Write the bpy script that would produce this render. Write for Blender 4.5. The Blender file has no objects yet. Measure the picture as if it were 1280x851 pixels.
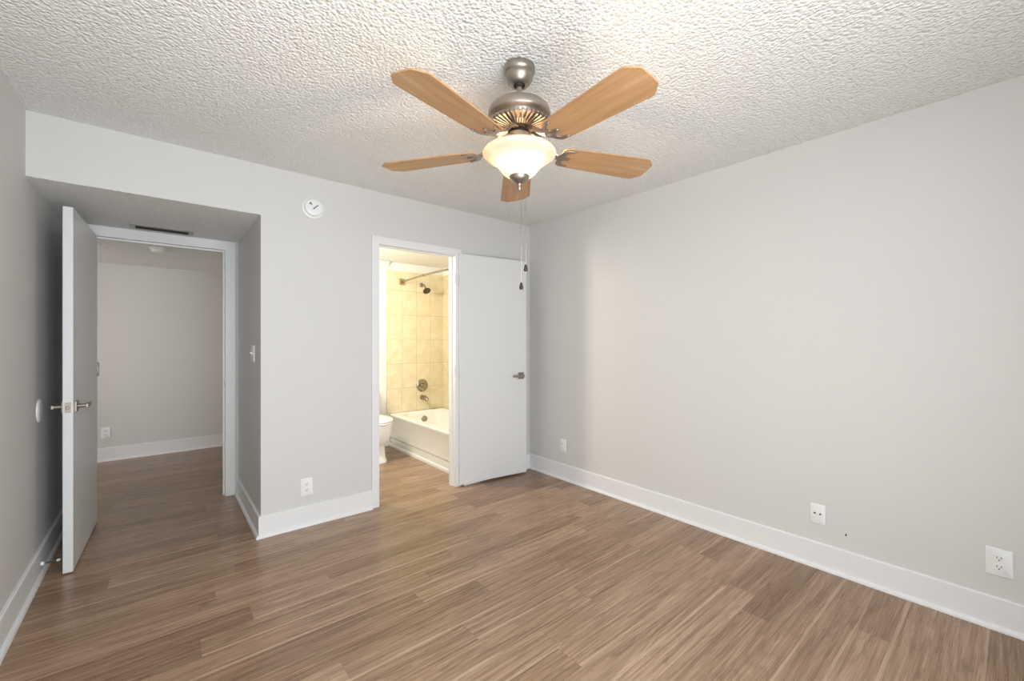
import bpy, bmesh, math, random
from mathutils import Vector, Matrix
random.seed(7)
sc = bpy.context.scene
COL = sc.collection
PI = math.pi

# ------------------------------------------------------------------ camera
F_PX, YAW, HORIZON, CAM_H = 527.68, 0.6942, 425.02, 1.2903
cam_d = bpy.data.cameras.new('camera')
cam = bpy.data.objects.new('camera', cam_d)
COL.objects.link(cam)
cam_d.sensor_width = 36.0
cam_d.sensor_fit = 'HORIZONTAL'
cam_d.lens = 36.0 * F_PX / 1280.0
cam_d.shift_y = (HORIZON - 425.5) / 1280.0
cam_d.clip_start = 0.02
cam.location = (0, 0, CAM_H)
cam.rotation_euler = (PI / 2, 0, -YAW)
sc.camera = cam

# ------------------------------------------------------------------ view + world
sc.view_settings.view_transform = 'Standard'
sc.view_settings.look = 'None'
sc.view_settings.gamma = 1.0
sc.view_settings.use_curve_mapping = False
sc.view_settings.exposure = 0.0
world = bpy.data.worlds.new('sky')
sc.world = world
world.use_nodes = True
world.node_tree.nodes['Background'].inputs[0].default_value = (0.80, 0.90, 1.0, 1)
world.node_tree.nodes['Background'].inputs[1].default_value = 1.0

# room dimensions
XL, XR, YB = -0.519, 2.878, 3.177
YR = -0.55                     # rear wall (behind the camera)
ZC, ZS = 2.44, 2.113           # ceiling, lowered alcove / hall ceiling
XA = 0.504                     # alcove side wall
YE = 4.20                      # entry door wall
YH = 6.235                     # hall far wall
BX0, BX1, BY0, BY1, BZ = 0.80, 2.93, 3.277, 4.97, 2.255   # bathroom

def lamp(name, kind, loc, power, color, size=0.1, size_y=None, rot=(0, 0, 0), spread=None):
    d = bpy.data.lights.new(name, kind)
    d.energy = power
    d.color = color
    if kind == 'AREA':
        d.shape = 'RECTANGLE'
        d.size = size
        d.size_y = size_y or size
        if spread: d.spread = spread
    else:
        d.shadow_soft_size = size
    o = bpy.data.objects.new(name, d)
    COL.objects.link(o)
    o.location = loc
    o.rotation_euler = rot
    return o

# daylight through the big window behind the camera, an added ceiling fill, a window off the hall, the bathroom's vanity lamp
lamp('window_daylight', 'AREA', (0.42, YR - 0.03, 1.22), 68, (0.87, 0.94, 1.0), 1.6, 1.75, (PI / 2, 0, 0))
lamp('ceiling_fill', 'AREA', (0.42, YR - 0.06, 0.75), 14, (0.97, 0.97, 1.0), 1.6, 0.8, (PI / 2 + math.radians(48), 0, 0))  # added fill lamp aimed upward to brighten the ceiling
lamp('hall_daylight', 'AREA', (-1.95, 4.95, 1.25), 7.0, (1.0, 0.87, 0.74), 0.7, 1.2, (PI / 2, 0, -math.radians(58)), spread=math.radians(110))
lamp('vanity_light', 'AREA', (1.0, 4.0, 1.97), 36, (1.0, 0.925, 0.76), 0.5, 0.14, (0, -math.radians(65), 0))

# ------------------------------------------------------------------ material helpers
def mat(name, color, rough=0.5, metal=0.0, spec=0.5, coat=0.0):
    m = bpy.data.materials.new(name)
    m.use_nodes = True
    b = m.node_tree.nodes['Principled BSDF']
    b.inputs['Base Color'].default_value = (*color, 1)
    b.inputs['Roughness'].default_value = rough
    b.inputs['Metallic'].default_value = metal
    b.inputs['Specular IOR Level'].default_value = spec
    b.inputs['Coat Weight'].default_value = coat
    return m

class N:
    """small node-tree builder"""
    def __init__(self, m):
        self.t = m.node_tree
        self.b = m.node_tree.nodes['Principled BSDF']
    def n(self, kind, **kw):
        x = self.t.nodes.new(kind)
        for k, v in kw.items():
            setattr(x, k, v)
        return x
    def l(self, a, b):
        self.t.links.new(a, b)
    def coord(self):
        return self.n('ShaderNodeTexCoord').outputs['Object']
    def math(self, op, a, b=None, c=None):
        x = self.n('ShaderNodeMath', operation=op)
        for i, v in enumerate((a, b, c)):
            if v is None: continue
            if isinstance(v, (int, float)): x.inputs[i].default_value = v
            else: self.l(v, x.inputs[i])
        return x.outputs[0]
    def mapping(self, vec, scale=(1, 1, 1), loc=(0, 0, 0), rot=(0, 0, 0)):
        x = self.n('ShaderNodeMapping')
        self.l(vec, x.inputs[0])
        x.inputs['Location'].default_value = loc
        x.inputs['Rotation'].default_value = rot
        x.inputs['Scale'].default_value = scale
        return x.outputs[0]
    def noise(self, vec, scale, detail=2, rough=0.5, dist=0.0):
        x = self.n('ShaderNodeTexNoise')
        self.l(vec, x.inputs['Vector'])
        x.inputs['Scale'].default_value = scale
        x.inputs['Detail'].default_value = detail
        x.inputs['Roughness'].default_value = rough
        x.inputs['Distortion'].default_value = dist
        return x.outputs['Fac']
    def ramp(self, fac, stops):
        x = self.n('ShaderNodeValToRGB')
        e = x.color_ramp.elements
        while len(e) < len(stops): e.new(0.5)
        for i, (p, c) in enumerate(stops):
            e[i].position = p
            e[i].color = (*c, 1) if len(c) == 3 else c
        self.l(fac, x.inputs[0])
        return x.outputs[0]
    def mix(self, fac, a, b, blend='MIX'):
        x = self.n('ShaderNodeMix', data_type='RGBA', blend_type=blend)
        if isinstance(fac, (int, float)): x.inputs[0].default_value = fac
        else: self.l(fac, x.inputs[0])
        for i, v in ((6, a), (7, b)):
            if isinstance(v, tuple): x.inputs[i].default_value = (*v, 1)
            else: self.l(v, x.inputs[i])
        return x.outputs[2]
    def bump(self, h, strength, dist):
        x = self.n('ShaderNodeBump')
        x.inputs['Strength'].default_value = strength
        x.inputs['Distance'].default_value = dist
        self.l(h, x.inputs['Height'])
        self.l(x.outputs[0], self.b.inputs['Normal'])

def srgb(r, g, b):
    f = lambda c: c / 12.92 if c <= 0.04045 else ((c + 0.055) / 1.055) ** 2.4
    return tuple(f(v / 255) for v in (r, g, b))

# painted walls (faint roller texture)
def paint(name, color, rough=0.6):
    m = mat(name, color, rough, spec=0.3)
    n = N(m)
    n.bump(n.noise(n.coord(), 160, 3, 0.6), 0.06, 0.004)
    return m
M_WALL = paint('wall_paint', srgb(214, 212, 209))
M_WHITE_WALL = paint('white_wall_paint', srgb(236, 235, 230))
M_TRIM = mat('trim_white', srgb(233, 232, 231), 0.38)
M_DOOR = mat('door_white', srgb(224, 224, 223), 0.38)
M_DARK = mat('dark_slot', (0.02, 0.02, 0.02), 0.6)
M_PLASTIC = mat('white_plastic', srgb(238, 238, 237), 0.35)
M_NICKEL = mat('brushed_nickel', srgb(164, 155, 145), 0.40, 1.0)
M_RECESS_SHADE = mat('recess_shade', srgb(70, 58, 50), 0.4, 0.8)  # dark tone painted in for the shaded recess between motor and switch housing
M_CHROME = mat('satin_chrome', srgb(160, 152, 136), 0.25, 1.0)
M_BRONZE = mat('dark_fob_wood', srgb(48, 40, 34), 0.55)
M_PORC = mat('porcelain', srgb(244, 243, 240), 0.12, coat=0.3)
M_TUB = mat('tub_enamel', srgb(240, 238, 232), 0.18, coat=0.2)

# popcorn ceiling
def popcorn(name, color, s=1.0):
    m = mat(name, color, 0.85, spec=0.15)
    n = N(m)
    c = n.coord()
    v = n.n('ShaderNodeTexVoronoi', feature='F1')
    wob = n.n('ShaderNodeTexNoise')
    n.l(c, wob.inputs['Vector']); wob.inputs['Scale'].default_value = 40
    add = n.n('ShaderNodeVectorMath', operation='MULTIPLY_ADD')
    n.l(wob.outputs['Color'], add.inputs[0]); add.inputs[1].default_value = (0.008, 0.008, 0.008)
    n.l(c, add.inputs[2])
    n.l(add.outputs[0], v.inputs['Vector'])
    v.inputs['Scale'].default_value = 76 * s
    v.inputs['Randomness'].default_value = 1.0
    lump = n.math('SUBTRACT', 1.0, n.math('MULTIPLY', v.outputs['Distance'], 1.15))
    big = n.noise(c, 120 * s, 3, 0.6)
    h = n.math('ADD', n.math('MULTIPLY', lump, 0.9), n.math('MULTIPLY', big, 0.35))
    n.bump(h, 0.62, 0.015)
    return m
M_POP = popcorn('popcorn_ceiling', srgb(236, 236, 233))

# wood-look plank floor; planks run along X
def floor_material():
    m = mat('plank_floor', (0.3, 0.2, 0.13), 0.36, spec=0.42)
    n = N(m)
    c = n.coord()
    s = n.n('ShaderNodeSeparateXYZ'); n.l(c, s.inputs[0])
    W, L = 0.128, 1.22
    yv = n.math('DIVIDE', n.math('ADD', s.outputs[1], 10.03), W)
    row = n.math('FLOOR', yv)
    fy = n.math('FRACT', yv)
    wn = n.n('ShaderNodeTexWhiteNoise', noise_dimensions='1D')
    n.l(row, wn.inputs['W'])
    xv = n.math('DIVIDE', n.math('ADD', n.math('ADD', s.outputs[0], 20.0), n.math('MULTIPLY', wn.outputs['Value'], L)), L)
    colm = n.math('FLOOR', xv)
    fx = n.math('FRACT', xv)
    idv = n.n('ShaderNodeCombineXYZ'); n.l(row, idv.inputs[0]); n.l(colm, idv.inputs[1])
    wid = n.n('ShaderNodeTexWhiteNoise', noise_dimensions='2D'); n.l(idv.outputs[0], wid.inputs['Vector'])
    rnd = wid.outputs['Value']
    # shifted grain coordinates per plank
    off = n.n('ShaderNodeVectorMath', operation='SCALE'); n.l(wid.outputs['Color'], off.inputs[0]); off.inputs['Scale'].default_value = 23.0
    pc = n.n('ShaderNodeVectorMath', operation='ADD'); n.l(c, pc.inputs[0]); n.l(off.outputs[0], pc.inputs[1])
    pcv = pc.outputs[0]
    streak = n.noise(n.mapping(pcv, (0.7, 27, 1)), 3.0, 4, 0.6, 0.5)
    fine = n.noise(n.mapping(pcv, (1.6, 110, 1)), 3.0, 3, 0.6)
    # cathedral figure
    fig = n.noise(n.mapping(pcv, (0.6, 5.6, 1)), 1.3, 2, 0.4, 0.6)
    rings = n.math('FRACT', n.math('MULTIPLY', fig, 10.0))
    rings = n.math('ABSOLUTE', n.math('SUBTRACT', n.math('MULTIPLY', rings, 2.0), 1.0))
    rings = n.math('POWER', rings, 2.2)
    knots = n.noise(n.mapping(pcv, (2.6, 11, 1)), 2.2, 3, 0.5, 1.2)
    t = n.math('ADD', n.math('ADD', 0.06, n.math('MULTIPLY', streak, 0.52)), n.math('ADD', 0.03, n.math('MULTIPLY', rnd, 0.15)))
    t = n.math('ADD', t, n.math('MULTIPLY', fine, 0.18))
    col = n.ramp(t, [(0.34, srgb(112, 86, 64)), (0.50, srgb(153, 124, 99)), (0.62, srgb(180, 150, 124)), (0.80, srgb(205, 177, 151))])
    col = n.mix(n.math('MULTIPLY', rings, 0.30), col, srgb(104, 79, 60))
    fleck = n.noise(n.mapping(pcv, (2.2, 60, 1)), 2.4, 2, 0.5, 0.8)
    fl = n.ramp(fleck, [(0.54, (0, 0, 0)), (0.70, (1, 1, 1))])
    col = n.mix(n.math('MULTIPLY', fl, 0.24), col, srgb(98, 74, 56))
    dk = n.ramp(knots, [(0.60, (0, 0, 0)), (0.74, (1, 1, 1))])
    col = n.mix(n.math('MULTIPLY', dk, 0.42), col, srgb(92, 70, 53))
    # pale sapwood band along some plank edges
    band = n.math('LESS_THAN', fy, n.math('ADD', -0.05, n.math('MULTIPLY', streak, 0.30)))
    pick = n.math('GREATER_THAN', n.math('FRACT', n.math('MULTIPLY', rnd, 7.31)), 0.52)
    col = n.mix(n.math('MULTIPLY', n.math('MULTIPLY', band, pick), 0.50), col, srgb(202, 174, 148))
    # seams
    ey = n.math('MINIMUM', fy, n.math('SUBTRACT', 1.0, fy))
    ex = n.math('MULTIPLY', n.math('MINIMUM', fx, n.math('SUBTRACT', 1.0, fx)), L / W)
    seam = n.math('LESS_THAN', n.math('MINIMUM', ey, ex), 0.009)
    col = n.mix(n.math('MULTIPLY', seam, 0.28), col, srgb(74, 56, 42))
    n.l(col, n.b.inputs['Base Color'])
    rg = n.math('ADD', 0.22, n.math('MULTIPLY', fine, 0.12))
    n.l(rg, n.b.inputs['Roughness'])
    n.bump(n.math('SUBTRACT', n.math('MULTIPLY', fine, 0.35), seam), 0.12, 0.0015)
    return m
M_FLOOR = floor_material()

# beige marbled wall tile; axis 0 = wall running along X, axis 1 = wall running along Y
def tile_material(name, axis, x0):
    m = mat(name, srgb(226, 208, 168), 0.22, spec=0.5)
    n = N(m)
    c = n.coord()
    s = n.n('ShaderNodeSeparateXYZ'); n.l(c, s.inputs[0])
    u = n.math('DIVIDE', n.math('SUBTRACT', s.outputs[axis], x0 - 20.0), 0.2)
    v = n.math('DIVIDE', n.math('SUBTRACT', s.outputs[2], 0.385 - 9.15), 0.305)
    fu, fv = n.math('FRACT', u), n.math('FRACT', v)
    idv = n.n('ShaderNodeCombineXYZ'); n.l(n.math('FLOOR', u), idv.inputs[0]); n.l(n.math('FLOOR', v), idv.inputs[1])
    wid = n.n('ShaderNodeTexWhiteNoise', noise_dimensions='2D'); n.l(idv.outputs[0], wid.inputs['Vector'])
    off = n.n('ShaderNodeVectorMath', operation='MULTIPLY_ADD')
    n.l(wid.outputs['Color'], off.inputs[0]); off.inputs[1].default_value = (9, 9, 9); n.l(c, off.inputs[2])
    cloud = n.noise(off.outputs[0], 7.5, 4, 0.55, 0.8)
    col = n.ramp(cloud, [(0.30, srgb(219, 205, 169)), (0.50, srgb(225, 212, 179)), (0.70, srgb(231, 220, 191))])
    eu = n.math('MULTIPLY', n.math('MINIMUM', fu, n.math('SUBTRACT', 1.0, fu)), 0.2)
    ev = n.math('MULTIPLY', n.math('MINIMUM', fv, n.math('SUBTRACT', 1.0, fv)), 0.305)
    grout = n.math('LESS_THAN', n.math('MINIMUM', eu, ev), 0.0022)
    col = n.mix(n.math('MULTIPLY', grout, 0.75), col, srgb(186, 164, 124))
    n.l(col, n.b.inputs['Base Color'])
    n.bump(n.math('MULTIPLY', grout, -1.0), 0.4, 0.002)
    return m
M_TILE_X = tile_material('beige_tile_far', 0, 2.93)
M_TILE_Y = tile_material('beige_tile_side', 1, 4.97)

# maple-veneer fan blade, grain along local X
def blade_material():
    m = mat('maple_blade', srgb(196, 150, 104), 0.42, spec=0.35)
    n = N(m)
    c = n.coord()
    g = n.noise(n.mapping(c, (1.6, 22, 1)), 3.0, 4, 0.6, 0.4)
    w = n.noise(n.mapping(c, (0.8, 7, 1)), 3.0, 2, 0.5, 0.6)
    t = n.math('ADD', n.math('MULTIPLY', g, 0.5), n.math('MULTIPLY', w, 0.5))
    n.l(n.ramp(t, [(0.3, srgb(166, 124, 84)), (0.5, srgb(181, 139, 97)), (0.7, srgb(195, 155, 114))]), n.b.inputs['Base Color'])
    return m
M_BLADE = blade_material()

def glass_shade_material():
    m = bpy.data.materials.new('alabaster_glass')
    m.use_nodes = True
    t = m.node_tree
    t.nodes.remove(t.nodes['Principled BSDF'])
    out = t.nodes['Material Output']
    tr = t.nodes.new('ShaderNodeBsdfTranslucent')
    tc = t.nodes.new('ShaderNodeTexCoord')
    ns = t.nodes.new('ShaderNodeTexNoise'); ns.inputs['Scale'].default_value = 9; ns.inputs['Distortion'].default_value = 1.5
    rp = t.nodes.new('ShaderNodeValToRGB')
    rp.color_ramp.elements[0].position = 0.35; rp.color_ramp.elements[0].color = (0.055, 0.040, 0.026, 1)
    rp.color_ramp.elements[1].position = 0.65; rp.color_ramp.elements[1].color = (0.080, 0.063, 0.045, 1)
    t.links.new(tc.outputs['Object'], ns.inputs['Vector']); t.links.new(ns.outputs['Fac'], rp.inputs[0])
    t.links.new(rp.outputs[0], tr.inputs[0])
    df = t.nodes.new('ShaderNodeBsdfDiffuse'); df.inputs[0].default_value = (0.92, 0.86, 0.75, 1)
    gl = t.nodes.new('ShaderNodeBsdfGlossy'); gl.inputs['Roughness'].default_value = 0.2
    m1 = t.nodes.new('ShaderNodeMixShader'); m1.inputs[0].default_value = 0.5
    m2 = t.nodes.new('ShaderNodeMixShader'); m2.inputs[0].default_value = 0.05
    t.links.new(tr.outputs[0], m1.inputs[1]); t.links.new(df.outputs[0], m1.inputs[2])
    t.links.new(m1.outputs[0], m2.inputs[1]); t.links.new(gl.outputs[0], m2.inputs[2])
    t.links.new(m2.outputs[0], out.inputs[0])
    return m
M_SHADE = glass_shade_material()
M_BULB = bpy.data.materials.new('lit_bulb')
M_BULB.use_nodes = True
_b = M_BULB.node_tree.nodes['Principled BSDF']
_b.inputs['Emission Color'].default_value = (1, 0.73, 0.49, 1)
_b.inputs['Emission Strength'].default_value = 1250

# ------------------------------------------------------------------ mesh helpers
def link_mesh(name, bm, m, parent=None, smooth=True, bevel=0.0, segs=2, angle=40):
    bmesh.ops.recalc_face_normals(bm, faces=bm.faces)
    me = bpy.data.meshes.new(name)
    bm.to_mesh(me)
    bm.free()
    me.materials.append(m)
    o = bpy.data.objects.new(name, me)
    COL.objects.link(o)
    if parent: o.parent = parent
    if bevel:
        b = o.modifiers.new('bevel', 'BEVEL')
        b.width = bevel; b.segments = segs; b.limit_method = 'ANGLE'; b.angle_limit = math.radians(35)
    if smooth:
        me.polygons.foreach_set('use_smooth', [True] * len(me.polygons))
        me.set_sharp_from_angle(angle=math.radians(angle))
    return o

def box(bm, x0, x1, y0, y1, z0, z1):
    v = [bm.verts.new(p) for p in ((x0, y0, z0), (x1, y0, z0), (x1, y1, z0), (x0, y1, z0),
                                   (x0, y0, z1), (x1, y0, z1), (x1, y1, z1), (x0, y1, z1))]
    for f in ((0, 3, 2, 1), (4, 5, 6, 7), (0, 1, 5, 4), (1, 2, 6, 5), (2, 3, 7, 6), (3, 0, 4, 7)):
        bm.faces.new([v[i] for i in f])
    return v

def boxbm(*a):
    bm = bmesh.new(); box(bm, *a); return bm

def lathe(bm, prof, segs=40, cap=True, axis_off=(0, 0)):
    rings = []
    for r, z in prof:
        if r < 1e-6:
            rings.append([bm.verts.new((axis_off[0], axis_off[1], z))])
        else:
            rings.append([bm.verts.new((axis_off[0] + r * math.cos(2 * PI * i / segs), axis_off[1] + r * math.sin(2 * PI * i / segs), z)) for i in range(segs)])
    for a, b in zip(rings, rings[1:]):
        for i in range(segs):
            j = (i + 1) % segs
            if len(a) == 1 and len(b) == 1: continue
            if len(a) == 1: bm.faces.new((a[0], b[i], b[j]))
            elif len(b) == 1: bm.faces.new((a[i], a[j], b[0]))
            else: bm.faces.new((a[i], a[j], b[j], b[i]))
    if cap:
        for r in (rings[0], rings[-1]):
            if len(r) > 2: bm.faces.new(r)
    return bm

def lathebm(prof, segs=40, cap=True):
    return lathe(bmesh.new(), prof, segs, cap)

def loops(bm, rings, cap0=True, cap1=True):
    vs = [[bm.verts.new(p) for p in r] for r in rings]
    n = len(vs[0])
    for a, b in zip(vs, vs[1:]):
        for i in range(n):
            j = (i + 1) % n
            bm.faces.new((a[i], a[j], b[j], b[i]))
    if cap0: bm.faces.new(vs[0][::-1])
    if cap1: bm.faces.new(vs[-1])
    return bm

def tube(bm, pts, radii, segs=12, flat=1.0):
    pts = [Vector(p) for p in pts]
    if not isinstance(radii, (list, tuple)): radii = [radii] * len(pts)
    rings = []
    up = Vector((0, 0, 1))
    prev = None
    for i, p in enumerate(pts):
        d = (pts[min(i + 1, len(pts) - 1)] - pts[max(i - 1, 0)]).normalized()
        if prev is None:
            ref = up if abs(d.z) < 0.9 else Vector((1, 0, 0))
            a = d.cross(ref).normalized()
        else:
            a = (prev - d * prev.dot(d)).normalized()
        prev = a
        b = a.cross(d).normalized()
        rings.append([p + a * (radii[i] * math.cos(2 * PI * k / segs)) + b * (radii[i] * flat * math.sin(2 * PI * k / segs)) for k in range(segs)])
    return loops(bm, rings)

def prism(bm, outline, z0, z1):
    return loops(bm, [[(x, y, z0) for x, y in outline], [(x, y, z1) for x, y in outline]])

def rrect(cx, cy, hx, hy, r, z, n=6):
    out = []
    for k, (sx, sy) in enumerate(((1, 1), (-1, 1), (-1, -1), (1, -1))):
        for i in range(n + 1):
            a = (k + i / n) * PI / 2
            out.append((cx + sx * (hx - r) + r * math.cos(a), cy + sy * (hy - r) + r * math.sin(a), z))
    return out

def struct(name, bm, m, label=None, **kw):
    o = link_mesh(name, bm, m, **kw)
    o['kind'] = 'structure'
    return o

def thing(name, label, cat, loc=(0, 0, 0), rz=0.0, group=None, kind=None):
    o = bpy.data.objects.new(name, None)
    COL.objects.link(o)
    o.empty_display_size = 0.05
    o.location = loc
    o.rotation_euler = (0, 0, rz)
    o['label'] = label
    o['category'] = cat
    if group: o['group'] = group
    if kind: o['kind'] = kind
    return o

def panel_with_holes(axis, p0, p1, a0, a1, z0, z1, holes):
    """wall slab of thickness p0..p1 normal to `axis`, spanning a0..a1 and z0..z1, with rectangular holes (a, a, z, z)"""
    A = sorted({a0, a1, *[h[0] for h in holes], *[h[1] for h in holes]})
    Z = sorted({z0, z1, *[h[2] for h in holes], *[h[3] for h in holes]})
    A = [a for a in A if a0 <= a <= a1]; Z = [z for z in Z if z0 <= z <= z1]
    bm = bmesh.new()
    cache = {}
    def V(a, z, p):
        k = (a, z, p)
        if k not in cache:
            cache[k] = bm.verts.new((p, a, z) if axis == 0 else (a, p, z))
        return cache[k]
    solid = set()
    for i in range(len(A) - 1):
        for j in range(len(Z) - 1):
            ca, cz = (A[i] + A[i + 1]) / 2, (Z[j] + Z[j + 1]) / 2
            if not any(h[0] < ca < h[1] and h[2] < cz < h[3] for h in holes): solid.add((i, j))
    for i, j in solid:
        q = [(A[i], Z[j]), (A[i + 1], Z[j]), (A[i + 1], Z[j + 1]), (A[i], Z[j + 1])]
        bm.faces.new([V(a, z, p0) for a, z in q])
        bm.faces.new([V(a, z, p1) for a, z in reversed(q)])
        for (di, dj, e) in ((0, -1, (0, 1)), (1, 0, (1, 2)), (0, 1, (2, 3)), (-1, 0, (3, 0))):
            if (i + di, j + dj) not in solid:
                s, t = q[e[0]], q[e[1]]
                bm.faces.new((V(*s, p0), V(*s, p1), V(*t, p1), V(*t, p0)))
    return bm

# ------------------------------------------------------------------ structure
T = 0.10
struct('floor', boxbm(-2.3, 3.10, YR - 0.3, YH + 0.1, -0.06, 0.0), M_FLOOR, smooth=False)
struct('ceiling', boxbm(XL - T, XR + T, YR - T, YB + T, ZC, ZC + 0.06), M_POP, smooth=False)
struct('ceiling_hall', boxbm(-2.2, 0.70, YB + 0.002, YH + T, ZS - 0.0015, ZS + 0.06), M_POP, smooth=False)
struct('ceiling_bath', boxbm(BX0 - 0.05, BX1 + T, BY0, BY1 + T, BZ, BZ + 0.06), M_WHITE_WALL, smooth=False)

# bathroom door opening and entry opening
DX0, DX1, DZ = 1.283, 2.008, 2.053      # rough opening (jamb lining sits inside)
EX0, EX1, EZ = -0.382, 0.428, 2.052
struct('wall_back', panel_with_holes(1, YB, YB + T, XL, XR, 0, ZC, [(DX0, DX1, -1, DZ), (XL - 1, XA, -1, ZS)]), M_WALL, smooth=False)
struct('wall_left', boxbm(XL - T, XL, YR, YE, 0, ZC), M_WALL, smooth=False)
struct('wall_right', boxbm(XR, XR + T, YR, YB + T, 0, ZC), M_WALL, smooth=False)
struct('wall_alcove', boxbm(XA, XA + T, YB + T, YE, 0, ZS), M_WALL, smooth=False)
struct('wall_entry', panel_with_holes(1, YE, YE + T, XL - T, 0.70, 0, ZS, [(EX0, EX1, -1, EZ)]), M_WALL, smooth=False)
struct('wall_hall', boxbm(-2.2, 0.80, YH, YH + T, 0, ZS), M_WALL, smooth=False)
struct('wall_hall_right', boxbm(0.70, 0.80, YE, YH, 0, ZS), M_WALL, smooth=False)
struct('wall_hall_left', panel_with_holes(0, -2.2, -2.1, YE, YH, 0, ZS, [(4.55, 6.0, 0.3, 1.95)]), M_WALL, smooth=False)
struct('wall_hall_front', boxbm(-2.1, XL - T, YE, YE + T, 0, ZS), M_WALL, smooth=False)
struct('wall_rear', panel_with_holes(1, YR - T, YR, XL - T, XR + T, 0, ZC, [(-0.46, 1.30, 0.28, 2.20)]), M_WALL, smooth=False)
# bathroom shell
struct('wall_bath_left', boxbm(BX0 - 0.05, BX0, BY0, BY1, 0, BZ), M_WHITE_WALL, smooth=False)
struct('wall_bath_far', boxbm(BX0 - 0.05, BX1 + T, BY1, BY1 + T, 0, BZ), M_WHITE_WALL, smooth=False)
struct('wall_bath_right', boxbm(BX1, BX1 + T, BY0, BY1, 0, BZ), M_WHITE_WALL, smooth=False)
struct('trim_tile_far', boxbm(2.130, BX1, BY1 - 0.008, BY1, 0.386, 2.155), M_TILE_X, smooth=False)
struct('trim_tile_side', boxbm(BX1 - 0.008, BX1, BY0 + 0.01, BY1 - 0.008, 0.386, 2.155), M_TILE_Y, smooth=False)

# baseboards: flat board with eased top and a shoe moulding
def base_profile():
    p = [(0, 0), (0, 0.143), (0.009, 0.143), (0.0145, 0.138), (0.0145, 0.022)]
    for i in range(6):
        a = PI / 2 - i / 5 * PI / 2
        p.append((0.0145 + 0.016 * math.cos(a), 0.004 + 0.016 * math.sin(a) + 0.002 * math.sin(a)))
    p.append((0.0305, 0))
    return p
def baseboard(name, a, b, normal, ext0=0.0, ext1=0.0, scale=1.0):
    """run from a to b (xy), profile grows along `normal`; ext = outward mitre at each end per unit depth"""
    a, b, nrm = Vector((*a, 0)), Vector((*b, 0)), Vector((*normal, 0))
    d = (b - a).normalized()
    rings = []
    for p, s in ((a, -ext0), (b, ext1)):
        rings.append([p + nrm * u + d * (s * u) + Vector((0, 0, z * scale)) for u, z in base_profile()])
    return struct(name, loops(bmesh.new(), rings), M_TRIM, angle=30)
baseboard('baseboard_right', (XR, YR), (XR, YB), (-1, 0), 0, -1)
baseboard('baseboard_back', (XA, YB), (1.243, YB), (0, -1), 1, 0, 0.97)
baseboard('baseboard_corner', (2.07, YB), (XR, YB), (0, -1), 0, -1)
baseboard('baseboard_alcove', (XA, YE), (XA, YB), (-1, 0), -1, 1, 0.97)
baseboard('baseboard_entry', (0.486, YE), (XA, YE), (0, -1), 0, -1, 0.97)
baseboard('baseboard_left', (XL, YR), (XL, YE), (1, 0), 0, 0)
baseboard('baseboard_hall', (-2.1, YH), (0.70, YH), (0, -1), 0, 0)
baseboard('baseboard_hall_right', (0.70, YE + T), (0.70, YH), (-1, 0), 0, -1)
baseboard('baseboard_bath', (BX0, BY1), (2.165, BY1), (0, -1), 0, 0)

# door casings and jamb linings
def casing(name, x0, x1, ztop, y, w, depth, legs=(True, True), t=0.013):
    """U-shaped flat casing on the wall face y with opening x0..x1 and head at ztop, plus a jamb lining `depth` deep"""
    bm = bmesh.new()
    o, i = [], []
    for (xx0, xx1, zt) in ((x0 - w, x1 + w, ztop + w), (x0, x1, ztop)):
        (o if zt > ztop else i).extend([(xx0, 0), (xx0, zt), (xx1, zt), (xx1, 0)])
    ring = o + i[::-1]
    loops(bm, [[(x, y - t, z) for x, z in ring], [(x, y, z) for x, z in ring]], False, False)
    # front and back faces as three quads each
    bm.verts.ensure_lookup_table()
    vs = list(bm.verts)
    for off in (0, 8):
        a = vs[off:off + 8]
        for q in ((0, 1, 6, 7), (1, 2, 5, 6), (2, 3, 4, 5)):
            bm.faces.new([a[k] for k in q])
    return struct(name, bm, M_TRIM, bevel=0.003, segs=2)
def jamb(name, x0, x1, ztop, y0, y1, t=0.018, stop=None):
    bm = bmesh.new()
    def U(xa, xb, zt, tt, ya, yb):
        ring = [(xa - tt, 0), (xa - tt, zt + tt), (xb + tt, zt + tt), (xb + tt, 0), (xb, 0), (xb, zt), (xa, zt), (xa, 0)]
        n0 = len(bm.verts)
        loops(bm, [[(x, ya, z) for x, z in ring], [(x, yb, z) for x, z in ring]], False, False)
        vs = list(bm.verts)[n0:]
        for off in (0, 8):
            a = vs[off:off + 8]
            for q in ((0, 1, 2, 5, 6, 7), ):
                pass
            for q in ((0, 1, 6, 7), (1, 2, 5, 6), (2, 3, 4, 5)):
                bm.faces.new([a[k] for k in q])
    U(x0, x1, ztop, t, y0, y1)
    if stop: U(x0 + 0.011, x1 - 0.011, ztop - 0.011, 0.011, stop[0], stop[1])
    return struct(name, bm, M_TRIM, smooth=False)
casing('trim_1', 1.301, 1.990, 2.035, YB, 0.060, 0)
jamb('trim_2', 1.301, 1.990, 2.035, YB - 0.001, YB + T, stop=(YB + 0.038, YB + 0.07))
casing('trim_3', -0.364, 0.410, 2.034, YE, 0.072, 0)
jamb('trim_4', -0.364, 0.410, 2.034, YE - 0.001, YE + T, stop=(YE + 0.042, YE + 0.075))
# crown moulding on the bathroom's white wall, and the strip along the foot of the tub
def crown():
    prof = [(0, 0.062), (0.055, 0.062), (0.055, 0.050), (0.045, 0.046), (0.030, 0.028), (0.016, 0.014), (0.012, 0.0), (0, 0)]
    r = [[(x, BY1 - u, BZ - 0.066 + z) for u, z in prof] for x in (BX0, 2.150)]
    return loops(bmesh.new(), r)
struct('trim_5', crown(), M_TRIM, angle=30)
struct('trim_6', loops(bmesh.new(), [[(2.160 - u, y, z) for u, z in ((0, 0), (0, 0.036), (0.010, 0.036), (0.020, 0.024), (0.022, 0))] for y in (BY0, BY1 - 0.02)]), M_TRIM, angle=30)
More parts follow.
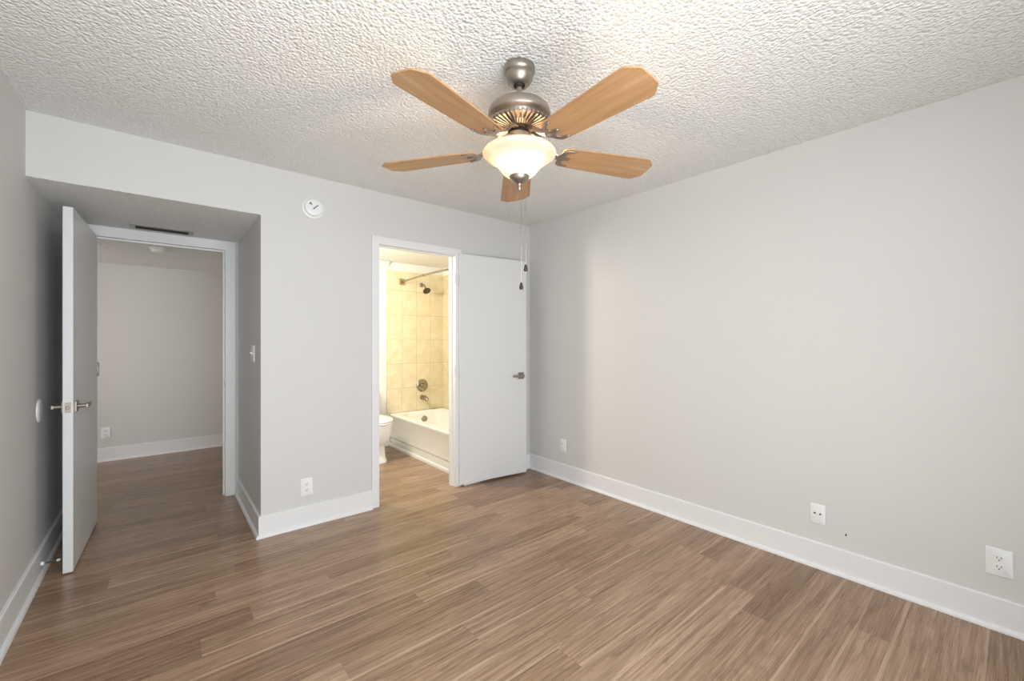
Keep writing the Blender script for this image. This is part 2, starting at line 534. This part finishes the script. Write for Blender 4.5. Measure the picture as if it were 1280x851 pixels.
# window behind the camera (lets the daylight in)
bm = panel_with_holes(1, YR - 0.07, YR - 0.03, -0.46, 1.30, 0.28, 2.20, [(-0.42, 1.26, 0.32, 2.16)])
struct('window_1', bm, M_TRIM, smooth=False)

# ------------------------------------------------------------------ doors
def lever_set(parent, x, z, y_face, out, towards, label):
    """square rose, spindle and flat lever on a door face; out = -1/+1 along local y, towards = -1/+1 along local x"""
    h = link_mesh('door_handle', boxbm(x - 0.031, x + 0.031, min(y_face, y_face + out * 0.010), max(y_face, y_face + out * 0.010), z - 0.031, z + 0.031), M_NICKEL, parent, bevel=0.002)
    h['label'] = label
    bm = bmesh.new()
    y1, y2 = y_face + out * 0.009, y_face + out * 0.052
    lathe_pts = [(x, y1, z), (x, y2, z)]
    tube(bm, lathe_pts, 0.011, 14)
    link_mesh('spindle', bm, M_NICKEL, h)
    bm = bmesh.new()
    rings = []
    for s, hh, tt, dy in ((-0.012, 0.011, 0.006, 0), (0.0, 0.0125, 0.007, 0), (0.04, 0.0115, 0.006, 0.001), (0.085, 0.010, 0.005, 0.002), (0.112, 0.009, 0.0045, -0.002), (0.118, 0.006, 0.003, -0.003)):
        xx = x + towards * s
        yc = y_face + out * (0.048 + dy)
        rings.append([(xx, yc - tt, z - hh), (xx, yc + tt, z - hh), (xx, yc + tt, z + hh), (xx, yc - tt, z + hh)])
    loops(bm, rings)
    link_mesh('lever', bm, M_NICKEL, h, bevel=0.002)

def hinge(parent, x, y, z, m, leaf_dir, leaf_y):
    """knuckle barrel with two leaves"""
    bm = bmesh.new()
    lathe(bm, [(0.0, z - 0.050), (0.004, z - 0.049), (0.0062, z - 0.045), (0.0062, z + 0.045), (0.004, z + 0.049), (0.0, z + 0.050)], 12, False, (x, y))
    x0, x1 = sorted((x, x + leaf_dir * 0.030))
    box(bm, x0, x1, leaf_y - 0.0012, leaf_y + 0.0012, z - 0.044, z + 0.044)
    link_mesh('hinge', bm, m, parent)

# entry door: hinged at the left jamb, opened into the room along the left wall
d1 = thing('door_1', 'white flat entry door swung open beside the left wall, with nickel levers', 'door', (-0.362, 4.176, 0), 0, kind='structure')
d1.rotation_euler = (0, 0, -PI / 2 - math.radians(1.9))
# local +x runs from the hinge to the free edge; local +y is the hall side of the closed door (faces +X when open)
DW, DT, DH = 0.822, 0.041, 2.026
link_mesh('slab', boxbm(0.004, DW, -0.024 - 0.0, -0.024 + DT, 0.008, DH), M_DOOR, d1, bevel=0.0015)
lever_set(d1, DW - 0.062, 0.918, -0.024 + DT, 1, -1, 'nickel lever on the face towards the room')
lever_set(d1, DW - 0.062, 0.918, -0.024, -1, -1, 'nickel lever on the face towards the left wall')
bm = bmesh.new(); box(bm, DW - 0.0005, DW + 0.0015, -0.024 + 0.008, -0.024 + DT - 0.008, 0.889, 0.947)
link_mesh('latch_plate', bm, M_NICKEL, d1)
bm = bmesh.new(); box(bm, DW + 0.001, DW + 0.010, -0.024 + 0.014, -0.024 + DT - 0.014, 0.910, 0.926)
link_mesh('latch_bolt', bm, M_NICKEL, d1, bevel=0.002)
hinge(d1, -0.004, -0.024 + DT + 0.003, 1.085, M_NICKEL, 1, -0.024 + DT)
for z in (0.24, 1.82):
    hinge(d1, -0.004, -0.027, z, M_TRIM, 1, -0.024)

# bathroom door: hinged at the right jamb, folded back almost flat against the wall
d2 = thing('door_2', 'white flat bathroom door folded back against the wall by the corner', 'door', (2.016, 3.150, 0), 0, kind='structure')
d2.rotation_euler = (0, 0, -math.radians(7.3))
D2W, D2T, D2H = 0.712, 0.035, 2.050
link_mesh('slab', boxbm(0.0, D2W, -0.010, -0.010 + 0.030, 0.018, D2H), M_DOOR, d2, bevel=0.0015)
lever_set(d2, D2W - 0.066, 0.950, -0.010, -1, -1, 'nickel lever')
for z in (0.22, 1.02, 1.83):
    hinge(d2, -0.006, 0.006, z, M_TRIM, -1, 0.012)

# strike plate on the entry jamb
o = link_mesh('strike_plate', boxbm(0.4085, 0.4105, YE + 0.006, YE + 0.036, 0.905, 0.965), M_NICKEL, None, smooth=False)
o['label'] = 'small dark metal strike plate on the right jamb of the entry doorway'; o['category'] = 'strike plate'

# ------------------------------------------------------------------ ceiling fan
FX, FY = 1.159, 1.344
fan = thing('ceiling_fan', 'five-blade ceiling fan with maple blades, nickel motor and a lit glass bowl', 'ceiling fan', (FX, FY, 0))
link_mesh('canopy', lathebm([(0.0, 2.4385), (0.062, 2.4385), (0.065, 2.434), (0.0655, 2.426), (0.065, 2.416), (0.062, 2.409), (0.0575, 2.405), (0.057, 2.401), (0.058, 2.396), (0.056, 2.388), (0.050, 2.375), (0.043, 2.365), (0.035, 2.359), (0.028, 2.357), (0.024, 2.359), (0.024, 2.385), (0.0, 2.385)], 48), M_NICKEL, fan)
link_mesh('hanger_ball', lathebm([(0.0, 2.384), (0.012, 2.382), (0.0195, 2.374), (0.0215, 2.366), (0.019, 2.357), (0.012, 2.351), (0.0, 2.349)], 24), M_DARK, fan)
bm = lathebm([(0.0, 2.356), (0.0115, 2.356), (0.0115, 2.306), (0.016, 2.304), (0.018, 2.299), (0.0, 2.296)], 24)
link_mesh('downrod', bm, M_NICKEL, fan)
motor = link_mesh('motor_housing', lathebm([(0.0, 2.300), (0.032, 2.300), (0.040, 2.292), (0.062, 2.284), (0.092, 2.275), (0.114, 2.266), (0.126, 2.254), (0.130, 2.242), (0.131, 2.226), (0.128, 2.221), (0.120, 2.217), (0.112, 2.212), (0.108, 2.200), (0.0, 2.200)], 64), M_NICKEL, fan)
# vented ring below the dome: radial fins
def vent_ring():
    bm = bmesh.new()
    n = 40
    prof_out = [(0.108, 2.2015), (0.127, 2.199), (0.1325, 2.194), (0.1325, 2.188), (0.128, 2.183), (0.100, 2.179), (0.066, 2.176), (0.058, 2.176)]
    prof_in = [(0.108, 2.2015), (0.116, 2.199), (0.119, 2.196), (0.119, 2.194), (0.117, 2.193), (0.098, 2.191), (0.072, 2.189), (0.058, 2.176)]
    rings = []
    for k in range(n):
        for da, pr in ((0.0, prof_out), (0.46, prof_out), (0.52, prof_in), (0.94, prof_in)):
            a = 2 * PI * (k + da) / n
            rings.append([(r * math.cos(a), r * math.sin(a), z) for r, z in pr])
    vs = [[bm.verts.new(p) for p in r] for r in rings]
    for i in range(len(vs)):
        a, b = vs[i], vs[(i + 1) % len(vs)]
        for j in range(len(a) - 1):
            bm.faces.new((a[j], b[j], b[j + 1], a[j + 1]))
    bm.faces.new([v[-1] for v in vs])
    bm.faces.new([v[0] for v in vs][::-1])
    return bm
link_mesh('vent_ring', vent_ring(), M_NICKEL, motor, angle=30)
link_mesh('rotor_neck', lathebm([(0.0, 2.177), (0.050, 2.177), (0.050, 2.166), (0.040, 2.164), (0.040, 2.148), (0.0, 2.148)], 40), M_RECESS_SHADE, fan)
link_mesh('switch_housing', lathebm([(0.0, 2.152), (0.047, 2.152), (0.052, 2.148), (0.053, 2.142), (0.053, 2.112), (0.058, 2.106), (0.060, 2.098), (0.060, 2.072), (0.0, 2.072)], 40), M_NICKEL, fan)

BZ_ = 2.087                                   # blade height
PITCH = math.radians(-9.5)
def blade_outline():
    half = [(0.186, 0.044), (0.190, 0.056), (0.204, 0.064), (0.300, 0.0700), (0.450, 0.0765), (0.560, 0.0810), (0.588, 0.0820), (0.600, 0.0790), (0.620, 0.0600), (0.633, 0.0480), (0.6365, 0.0400), (0.6370, 0.0180), (0.6385, 0.0)]
    return half + [(x, -y) for x, y in half[-2::-1]]
def iron_outline():
    half = [(0.170, 0.012), (0.174, 0.013), (0.180, 0.020), (0.186, 0.032), (0.196, 0.046), (0.212, 0.055), (0.232, 0.058), (0.243, 0.0575), (0.246, 0.053), (0.242, 0.048), (0.226, 0.045), (0.212, 0.037), (0.204, 0.024), (0.206, 0.014), (0.216, 0.009), (0.234, 0.0075), (0.239, 0.0)]
    return half + [(x, -y) for x, y in half[-2::-1]]
blade_proto = None
def make_blade(ang):
    ox = fan
    b = link_mesh('blade', prism(bmesh.new(), blade_outline(), -0.0028, 0.0028), M_BLADE, ox, bevel=0.0012, segs=1)
    b.location = (0, 0, BZ_)
    b.rotation_euler = Matrix.Rotation(ang, 3, 'Z').to_euler()
    R = Matrix.Rotation(ang, 3, 'Z') @ Matrix.Rotation(PITCH, 3, 'X')
    b.rotation_euler = R.to_euler()
    # iron: forked plate under the blade, and an arm up to the hub
    bm = bmesh.new()
    prism(bm, iron_outline(), -0.0075, -0.0030)
    iron = link_mesh('blade_iron', bm, M_NICKEL, b, bevel=0.0015, segs=2)
    bm = bmesh.new()
    c_, s_ = math.cos(-PITCH), math.sin(-PITCH)
    pts = [(0.044, 0, 0.080), (0.066, 0, 0.078), (0.084, 0, 0.066), (0.102, 0, 0.046), (0.122, 0, 0.030), (0.142, 0, 0.018), (0.162, 0, 0.007), (0.182, 0, -0.002), (0.205, 0, -0.0055)]
    tube(bm, pts, [0.013, 0.0125, 0.012, 0.0115, 0.0115, 0.012, 0.012, 0.011, 0.007], 12, 0.6)
    link_mesh('arm', bm, M_NICKEL, iron)
    for (x, y) in ((0.237, 0.0525), (0.237, -0.0525), (0.231, 0.0)):
        bm = lathe(bmesh.new(), [(0.0, -0.0105), (0.0022, -0.0103), (0.0036, -0.0090), (0.0040, -0.0072), (0.0, -0.0072)], 12, False, (x, y))
        link_mesh('screw', bm, M_NICKEL, iron)
    return b
for k in range(5):
    make_blade(math.radians(51.5 + 72 * k))

# light kit
shade_prof = [(0.1515, 2.0790), (0.1500, 2.0825), (0.1480, 2.0805), (0.1520, 2.0760), (0.1535, 2.0710), (0.1510, 2.0645), (0.1430, 2.0575), (0.1310, 2.0510), (0.1180, 2.0440), (0.1050, 2.0350), (0.0940, 2.0240), (0.0845, 2.0120), (0.0755, 2.0000), (0.0660, 1.9890), (0.0550, 1.9810), (0.0400, 1.9760), (0.0200, 1.9740)]
link_mesh('light_shade', lathebm(shade_prof, 64, False), M_SHADE, fan, angle=60)
bm = lathebm([(0.0, 2.090), (0.010, 2.090), (0.010, 1.955), (0.0, 1.955)], 12)
link_mesh('centre_rod', bm, M_NICKEL, fan)
fin = link_mesh('finial', lathebm([(0.0, 1.9850), (0.039, 1.9850), (0.043, 1.9800), (0.0425, 1.9740), (0.038, 1.9640), (0.028, 1.9540), (0.015, 1.9480), (0.010, 1.9440), (0.0085, 1.9370), (0.0105, 1.9310), (0.0095, 1.9240), (0.005, 1.9180), (0.0, 1.9170)], 32), M_NICKEL, fan)
CR = Vector((math.cos(YAW), -math.sin(YAW), 0))       # across the bowl
CF = Vector((math.sin(YAW), math.cos(YAW), 0))
for s in (-0.032, 0.030):
    p = CR * s + CF * (-0.010 if s > 0 else 0.010)
    bm = lathe(bmesh.new(), [(0.0, 2.0760), (0.008, 2.0760), (0.0085, 2.0680), (0.0125, 2.0610), (0.0160, 2.0520), (0.0160, 2.0450), (0.0110, 2.0370), (0.0, 2.0335)], 20, False, (p.x, p.y))
    link_mesh('bulb', bm, M_BULB, fan)
def chain(p0, z1, zfob):
    bm = bmesh.new()
    tube(bm, [(p0.x, p0.y, p0.z), (p0.x, p0.y, z1)], 0.0011, 8)
    z = p0.z - 0.004
    ch = link_mesh('pull_chain', bm, M_CHROME, fan)
    bm = lathe(bmesh.new(), [(0.0, z1 + 0.002), (0.003, z1), (0.005, z1 - 0.004), (0.0075, z1 - 0.014), (0.0085, z1 - 0.022), (0.0075, z1 - 0.028), (0.0, z1 - 0.030)], 16, False, (p0.x, p0.y))
    f = link_mesh('fob', bm, M_BRONZE, ch)
    f['label'] = 'dark wooden fob'
chain(CR * 0.008 + Vector((0, 0, 1.921)), 1.532, 0)
chain(CR * 0.027 + Vector((0, 0, 1.956)), 1.608, 0)

# ------------------------------------------------------------------ wall plates
def plate_mesh(w, h, t=0.006):
    r0 = rrect(0, 0, w / 2, h / 2, 0.003, 0)
    r1 = rrect(0, 0, w / 2, h / 2, 0.003, t * 0.5)
    r2 = rrect(0, 0, w / 2 - 0.003, h / 2 - 0.003, 0.003, t)
    return loops(bmesh.new(), [[(x, -z, y) for x, y, z in r] for r in (r0, r1, r2)])
def wall_outlet(label, loc, rz, w=0.075, h=0.118, group=None):
    t = thing('wall_outlet', label, 'outlet', loc, rz, group)
    link_mesh('cover_plate', plate_mesh(w, h), M_PLASTIC, t)
    for s in (0.0195, -0.0195):
        out = []
        for i in range(24):
            a = 2 * PI * i / 24
            out.append((0.0172 * math.cos(a), max(-0.0135, min(0.0135, 0.0172 * math.sin(a)))))
        bm = loops(bmesh.new(), [[(x, -0.0055, s + z) for x, z in out], [(x, -0.0085, s + z) for x, z in out]])
        rc = link_mesh('receptacle', bm, M_PLASTIC, t, bevel=0.0006, segs=1)
        for x, hh in ((-0.0065, 0.0046), (0.0065, 0.0038)):
            link_mesh('slot', boxbm(x - 0.0013, x + 0.0013, -0.0088, -0.0080, s + 0.0035 - hh, s + 0.0035 + hh), M_DARK, rc, smooth=False)
        bm = loops(bmesh.new(), [[(0.0026 * math.cos(a * PI / 6), y, s - 0.0075 + 0.0026 * math.sin(a * PI / 6)) for a in range(12)] for y in (-0.0080, -0.0088)])
        link_mesh('slot', bm, M_DARK, rc)
    bm = loops(bmesh.new(), [[(r * math.cos(a * PI / 6), y, r * math.sin(a * PI / 6)) for a in range(12)] for r, y in ((0.003, -0.0055), (0.003, -0.0068), (0.002, -0.0073))])
    link_mesh('screw', bm, M_PLASTIC, t)
    return t
wall_outlet('white outlet with a wide square plate near the right end of the right wall', (XR, 0.057, 0.298), -PI / 2, 0.083, 0.122)
wall_outlet('small white outlet on the right wall close to the open bathroom door', (XR, 2.713, 0.312), -PI / 2, 0.072, 0.116)
wall_outlet('white outlet low on the back wall between the alcove corner and the bathroom doorway', (0.782, YB, 0.268), 0, 0.078, 0.122)
wall_outlet('white outlet low on the hall wall seen through the entry doorway', (-0.450, YH, 0.300), 0, 0.075, 0.118)
t = thing('cable_plate', 'white cable plate with two dark jacks side by side on the right wall', 'wall plate', (XR, 0.734, 0.300), -PI / 2)
link_mesh('cover_plate', plate_mesh(0.073, 0.114), M_PLASTIC, t)
for x in (-0.0135, 0.0135):
    bm = loops(bmesh.new(), [[(x + r * math.cos(a * PI / 8), y, 0.004 + r * 0.85 * math.sin(a * PI / 8)) for a in range(16)] for r, y in ((0.0052, -0.0055), (0.0052, -0.0085), (0.0030, -0.0090))])
    link_mesh('jack', bm, M_DARK, t)
o = thing('wall_anchor', 'tiny dark screw hole mark on the right wall beside the two-jack plate', 'wall anchor', (XR, 0.605, 0.226), -PI / 2)
bm = loops(bmesh.new(), [[(r * math.cos(a * PI / 6), y, r * 1.9 * math.sin(a * PI / 6)) for a in range(12)] for r, y in ((0.0035, 0.001), (0.0035, -0.0015), (0.002, -0.002))])
link_mesh('anchor_head', bm, M_DARK, o)
# light switch on the alcove side wall
t = thing('light_switch', 'white light switch on the alcove side wall beside the entry doorway', 'light switch', (XA, 3.47, 1.195), -PI / 2)
link_mesh('cover_plate', plate_mesh(0.118, 0.118), M_PLASTIC, t)
for x in (-0.023, 0.023):
    sw = link_mesh('toggle_surround', boxbm(x - 0.006, x + 0.006, -0.0072, -0.0055, -0.013, 0.013), M_PLASTIC, t, bevel=0.0008)
    bm = loops(bmesh.new(), [[(x - 0.0042, -0.007, -0.005), (x + 0.0042, -0.007, -0.005), (x + 0.0042, -0.007, 0.006), (x - 0.0042, -0.007, 0.006)],
                             [(x - 0.0036, -0.019, 0.004), (x + 0.0036, -0.019, 0.004), (x + 0.0036, -0.018, 0.011), (x - 0.0036, -0.018, 0.011)]])
    link_mesh('toggle', bm, M_PLASTIC, sw, bevel=0.0008)

# smoke alarm on the back wall (disc standing off the wall on a thin base)
t = thing('smoke_alarm', 'round white alarm high on the back wall between the two doorways', 'smoke alarm', (0.822, YB, 2.216), 0)
def disc_y(prof, segs=48):
    return loops(bmesh.new(), [[(r * math.cos(2 * PI * i / segs), -y, r * math.sin(2 * PI * i / segs)) for i in range(segs)] for r, y in prof])
link_mesh('base_ring', disc_y([(0.071, 0.0), (0.071, 0.008), (0.066, 0.010)]), M_PLASTIC, t)
link_mesh('cover', disc_y([(0.060, 0.009), (0.0605, 0.026), (0.058, 0.033), (0.052, 0.037), (0.030, 0.039), (0.010, 0.0395)]), M_PLASTIC, t)
M_GREY = mat('grey_mark', srgb(120, 120, 118), 0.6)
bm = loops(bmesh.new(), [[(x, y, z) for x, z in ((-0.034, 0.016), (-0.012, 0.012), (-0.022, 0.036))] for y in (-0.0375, -0.0402)])
link_mesh('triangle_mark', bm, M_GREY, t, smooth=False)
bm = loops(bmesh.new(), [[(x, y, z) for x, z in ((-0.010, -0.013), (-0.004, -0.018), (0.028, 0.014), (0.022, 0.019))] for y in (-0.0375, -0.0402)])
link_mesh('sounder_slot', bm, M_GREY, t, smooth=False)
bm = loops(bmesh.new(), [[(0.033 + r * math.cos(a * PI / 6), y, -0.022 + r * math.sin(a * PI / 6)) for a in range(12)] for r, y in ((0.004, -0.036), (0.004, -0.0400), (0.002, -0.0408))])
link_mesh('test_button', bm, M_PLASTIC, t)

# smoke detector on the hall ceiling
t = thing('smoke_detector', 'small round white smoke detector on the hall ceiling beyond the entry doorway', 'smoke detector', (-0.015, 4.93, ZS - 0.0015), 0)
link_mesh('base_ring', lathebm([(0.0, 0.001), (0.066, 0.001), (0.066, -0.010), (0.060, -0.012), (0.0, -0.012)], 36), M_PLASTIC, t)
link_mesh('cover', lathebm([(0.0, -0.011), (0.052, -0.011), (0.053, -0.026), (0.046, -0.036), (0.028, -0.041), (0.0, -0.042)], 36), M_PLASTIC, t)

# supply vent in the alcove ceiling
t = thing('air_vent', 'long grey louvred air vent in the alcove ceiling above the entry doorway', 'air vent', (0.012, 4.065, ZS - 0.0015), 0)
bm = bmesh.new()
fr = [rrect(0, 0, hx, hy, 0.002, z, 1) for hx, hy, z in ((0.182, 0.080, 0.0), (0.182, 0.080, -0.004), (0.152, 0.055, -0.009), (0.152, 0.055, 0.0))]
loops(bm, fr, False, False)
M_VENT = mat('vent_grey', srgb(176, 174, 168), 0.5)
M_SLAT = mat('vent_slat', srgb(92, 90, 86), 0.5)
link_mesh('vent_frame', bm, M_VENT, t)
link_mesh('vent_back', boxbm(-0.151, 0.151, -0.054, 0.054, -0.0012, -0.0002), M_DARK, t, smooth=False)
for k in range(7):
    y = -0.045 + k * 0.015
    bm = loops(bmesh.new(), [[(x, y + dy, z) for dy, z in ((-0.006, -0.0085), (-0.005, -0.0095), (0.005, -0.0028), (0.004, -0.0018))] for x in (-0.1505, 0.1505)])
    link_mesh('slat', bm, M_SLAT, t, smooth=False)

# wall bumper disc and spring door stop on the left wall
t = thing('wall_bumper', 'round white door bumper disc on the left wall behind the entry door lever', 'wall bumper', (XL, 3.470, 0.900), PI / 2)
link_mesh('disc', disc_y([(0.064, 0.0), (0.064, 0.005), (0.060, 0.009), (0.040, 0.011), (0.012, 0.0115)]), M_PLASTIC, t)
t = thing('door_stop', 'spring door stop on the left baseboard behind the entry door', 'door stop', (XL + 0.0145, 3.437, 0.062), 0)
bm = bmesh.new(); tube(bm, [(0.0, 0, 0), (0.012, 0, 0)], [0.012, 0.010], 16)
link_mesh('mount', bm, M_PLASTIC, t)
bm = bmesh.new()
tube(bm, [(0.010 + 0.050 * i / 160, 0.0048 * math.cos(i / 160 * 2 * PI * 13), 0.0048 * math.sin(i / 160 * 2 * PI * 13)) for i in range(161)], 0.0011, 6)
link_mesh('spring', bm, M_CHROME, t)
bm = bmesh.new(); tube(bm, [(0.058, 0, 0), (0.061, 0, 0), (0.072, 0, 0), (0.074, 0, 0)], [0.005, 0.0068, 0.0068, 0.0045], 14)
s = link_mesh('rubber_tip', bm, M_PLASTIC, t)

# ------------------------------------------------------------------ bathroom fixtures
TX0, TX1, TY0, TY1, TZ = 2.165, BX1 - 0.010, BY0 + 0.003, BY1 - 0.010, 0.385
tub = thing('bathtub', 'white built-in bathtub against the beige tiled wall', 'bathtub', ((TX0 + TX1) / 2, (TY0 + TY1) / 2, 0))
def tub_bm():
    hx, hy = (TX1 - TX0) / 2, (TY1 - TY0) / 2
    n = 8
    rings = [rrect(0.006, 0, hx - 0.006, hy, 0.008, 0.0, n), rrect(0.006, 0, hx - 0.006, hy, 0.008, 0.092, n),
             rrect(0.009, 0, hx - 0.009, hy, 0.008, 0.097, n), rrect(0.002, 0, hx - 0.002, hy, 0.008, 0.106, n), rrect(0.004, 0, hx - 0.004, hy, 0.008, 0.340, n),
             rrect(0.0, 0, hx, hy, 0.008, 0.352, n), rrect(0.0, 0, hx, hy, 0.010, 0.376, n), rrect(0.004, 0, hx - 0.008, hy - 0.004, 0.012, TZ, n),
             rrect(0.004, 0.0, hx - 0.075, hy - 0.075, 0.16, TZ, n), rrect(0.004, 0.0, hx - 0.088, hy - 0.088, 0.16, TZ - 0.010, n),
             rrect(0.004, -0.01, hx - 0.110, hy - 0.110, 0.15, 0.25, n), rrect(0.004, -0.03, hx - 0.140, hy - 0.170, 0.14, 0.11, n), rrect(0.004, -0.03, hx - 0.20, hy - 0.24, 0.10, 0.075, n)]
    return loops(bmesh.new(), rings)
link_mesh('basin', tub_bm(), M_TUB, tub, angle=35)
def face_y(name, m, parent, x, z, prof, y, segs=32):
    bm = loops(bmesh.new(), [[(x + r * math.cos(2 * PI * i / segs), y - d, z + r * math.sin(2 * PI * i / segs)) for i in range(segs)] for r, d in prof])
    return link_mesh(name, bm, m, parent)
hy = (TY1 - TY0) / 2
cx, cy = tub.location.x, tub.location.y
face_y('overflow_plate', M_CHROME, tub, 2.585 - cx, 0.288, [(0.040, 0.0), (0.040, 0.012), (0.034, 0.018), (0.012, 0.019)], 4.858 - cy)

t = thing('shower_valve', 'round satin shower valve with a lever on the beige tile above the tub', 'shower valve', (2.612, BY1 - 0.008, 0.703))
face_y('escutcheon', M_CHROME, t, 0, 0, [(0.082, 0.0), (0.082, 0.004), (0.074, 0.012), (0.040, 0.017)], 0)
face_y('hub', M_CHROME, t, 0, 0, [(0.030, 0.015), (0.029, 0.040), (0.026, 0.055), (0.012, 0.058)], 0)
bm = bmesh.new(); tube(bm, [(0, -0.048, 0), (-0.03, -0.052, -0.004), (-0.062, -0.056, -0.010)], [0.010, 0.008, 0.006], 12)
link_mesh('lever', bm, M_CHROME, t)
t = thing('tub_spout', 'short satin tub spout on the beige tile below the round valve', 'tub spout', (2.612, BY1 - 0.008, 0.548))
bm = bmesh.new()
tube(bm, [(0, 0, 0), (0, -0.012, 0), (0, -0.05, -0.001), (0, -0.10, -0.004), (0, -0.125, -0.010), (0, -0.138, -0.024)], [0.033, 0.031, 0.029, 0.027, 0.025, 0.018], 20)
link_mesh('spout_body', bm, M_CHROME, t)
bm = lathe(bmesh.new(), [(0.0, 0.040), (0.006, 0.039), (0.006, 0.034), (0.003, 0.032), (0.003, 0.016), (0.0, 0.016)], 12, False, (0, -0.105))
link_mesh('diverter_knob', bm, M_CHROME, t)
t = thing('shower', 'round dark-faced shower head on a bent arm high on the tiled wall', 'shower', (2.603, BY1 - 0.008, 2.005))
face_y('wall_flange', M_CHROME, t, 0, 0, [(0.030, 0.0), (0.028, 0.006), (0.014, 0.014)], 0)
bm = bmesh.new(); tube(bm, [(0, 0, 0), (0, -0.03, 0.0), (0, -0.06, -0.006), (0, -0.085, -0.024), (0, -0.112, -0.055)], 0.0095, 14)
link_mesh('shower_arm', bm, M_CHROME, t)
bm = lathebm([(0.0, 0.040), (0.013, 0.040), (0.015, 0.028), (0.020, 0.020), (0.044, 0.006), (0.049, 0.0), (0.049, -0.008), (0.045, -0.010), (0.0, -0.010)], 32)
h = link_mesh('head', bm, mat('dark_shower_face', srgb(86, 76, 62), 0.35, 0.6), t)
h.location = (0, -0.140, -0.086); h.rotation_euler = (math.radians(-42), 0, 0)
t = thing('shower_rod', 'thin curved shower rod with a square brass-toned wall flange above the tub', 'shower rod', (2.331, BY1 - 0.008, 2.022))
bm = bmesh.new()
box(bm, -0.040, 0.040, -0.010, 0, -0.040, 0.040)
link_mesh('wall_flange', bm, mat('satin_brass', srgb(190, 168, 112), 0.3, 0.8), t, bevel=0.003)
face_y('rod_socket', M_CHROME, t, 0, 0, [(0.020, 0.009), (0.019, 0.030), (0.014, 0.036)], 0)
bm = bmesh.new()
rod = []
L_ = BY1 - 0.008 - BY0
for i in range(25):
    u = i / 24
    rod.append((-0.055 * math.sin(PI * u), -0.02 - u * (L_ - 0.02), 0))
tube(bm, rod, 0.0115, 12)
link_mesh('rod', bm, M_CHROME, t)
bm = bmesh.new()
a, b = Vector(rod[9]), Vector(rod[10]); tube(bm, [a, a + (b - a) * 0.5], 0.0145, 12)
link_mesh('rod_collar', bm, M_CHROME, t)

# toilet, facing the bedroom
TOX, TOY = 1.775, 4.95
toi = thing('toilet', 'white toilet with closed lid beside the bathtub in the bathroom', 'toilet', (TOX, TOY, 0))
def ell(cy, rx, ry, z, n=36, sq=2.0):
    out = []
    for i in range(n):
        a = 2 * PI * i / n
        c, s = math.cos(a), math.sin(a)
        out.append((rx * math.copysign(abs(c) ** (2 / sq), c), cy + ry * math.copysign(abs(s) ** (2 / sq), s), z))
    return out
bowl = [ell(-0.43, 0.106, 0.262, 0.0, sq=2.8), ell(-0.43, 0.106, 0.262, 0.020, sq=2.8), ell(-0.43, 0.096, 0.250, 0.034, sq=2.7), ell(-0.425, 0.091, 0.242, 0.10, sq=2.6),
        ell(-0.43, 0.091, 0.240, 0.165, sq=2.5), ell(-0.435, 0.112, 0.252, 0.195, sq=2.3), ell(-0.445, 0.150, 0.272, 0.225, sq=2.1), ell(-0.45, 0.168, 0.282, 0.270), ell(-0.455, 0.176, 0.288, 0.330), ell(-0.455, 0.180, 0.290, 0.375), ell(-0.455, 0.182, 0.292, 0.395), ell(-0.455, 0.176, 0.286, 0.402)]
link_mesh('bowl', loops(bmesh.new(), bowl), M_PORC, toi, angle=50)
seat = [ell(-0.462, 0.180, 0.288, 0.403), ell(-0.462, 0.186, 0.294, 0.408), ell(-0.462, 0.186, 0.294, 0.420), ell(-0.462, 0.182, 0.290, 0.424)]
link_mesh('seat', loops(bmesh.new(), seat), M_PORC, toi, angle=50)
lid = [ell(-0.460, 0.182, 0.288, 0.4265), ell(-0.460, 0.188, 0.294, 0.431), ell(-0.460, 0.187, 0.293, 0.441), ell(-0.460, 0.172, 0.276, 0.448), ell(-0.460, 0.10, 0.18, 0.452)]
link_mesh('lid', loops(bmesh.new(), lid), M_PORC, toi, angle=50)
tank = [rrect(0, -0.105, 0.165, 0.085, 0.03, 0.385), rrect(0, -0.105, 0.172, 0.090, 0.03, 0.42), rrect(0, -0.105, 0.178, 0.094, 0.03, 0.72)]
link_mesh('tank', loops(bmesh.new(), tank), M_PORC, toi, angle=50)
tl = [rrect(0, -0.106, 0.184, 0.100, 0.03, 0.720), rrect(0, -0.106, 0.188, 0.103, 0.03, 0.726), rrect(0, -0.106, 0.188, 0.103, 0.03, 0.748), rrect(0, -0.106, 0.180, 0.095, 0.03, 0.758)]
link_mesh('tank_lid', loops(bmesh.new(), tl), M_PORC, toi, angle=50)
bm = loops(bmesh.new(), [ell(-0.215, 0.13, 0.10, 0.30, sq=3), ell(-0.16, 0.15, 0.13, 0.388, sq=3)])
link_mesh('tank_shelf', bm, M_PORC, toi, angle=50)
bm = bmesh.new(); tube(bm, [(-0.12, -0.199, 0.66), (-0.12, -0.215, 0.66)], 0.012, 12)
fl = link_mesh('flush_lever', bm, M_CHROME, toi)
bm = bmesh.new(); tube(bm, [(-0.125, -0.212, 0.66), (-0.07, -0.216, 0.655), (-0.045, -0.216, 0.650)], [0.007, 0.006, 0.005], 10)
link_mesh('lever_arm', bm, M_CHROME, fl)
for s in (-1, 1):
    bm = lathe(bmesh.new(), [(0.0, 0.040), (0.006, 0.039), (0.010, 0.033), (0.011, 0.018), (0.0, 0.018)], 14, False, (s * 0.095, -0.50))
    link_mesh('bolt_cap', bm, M_PORC, toi)
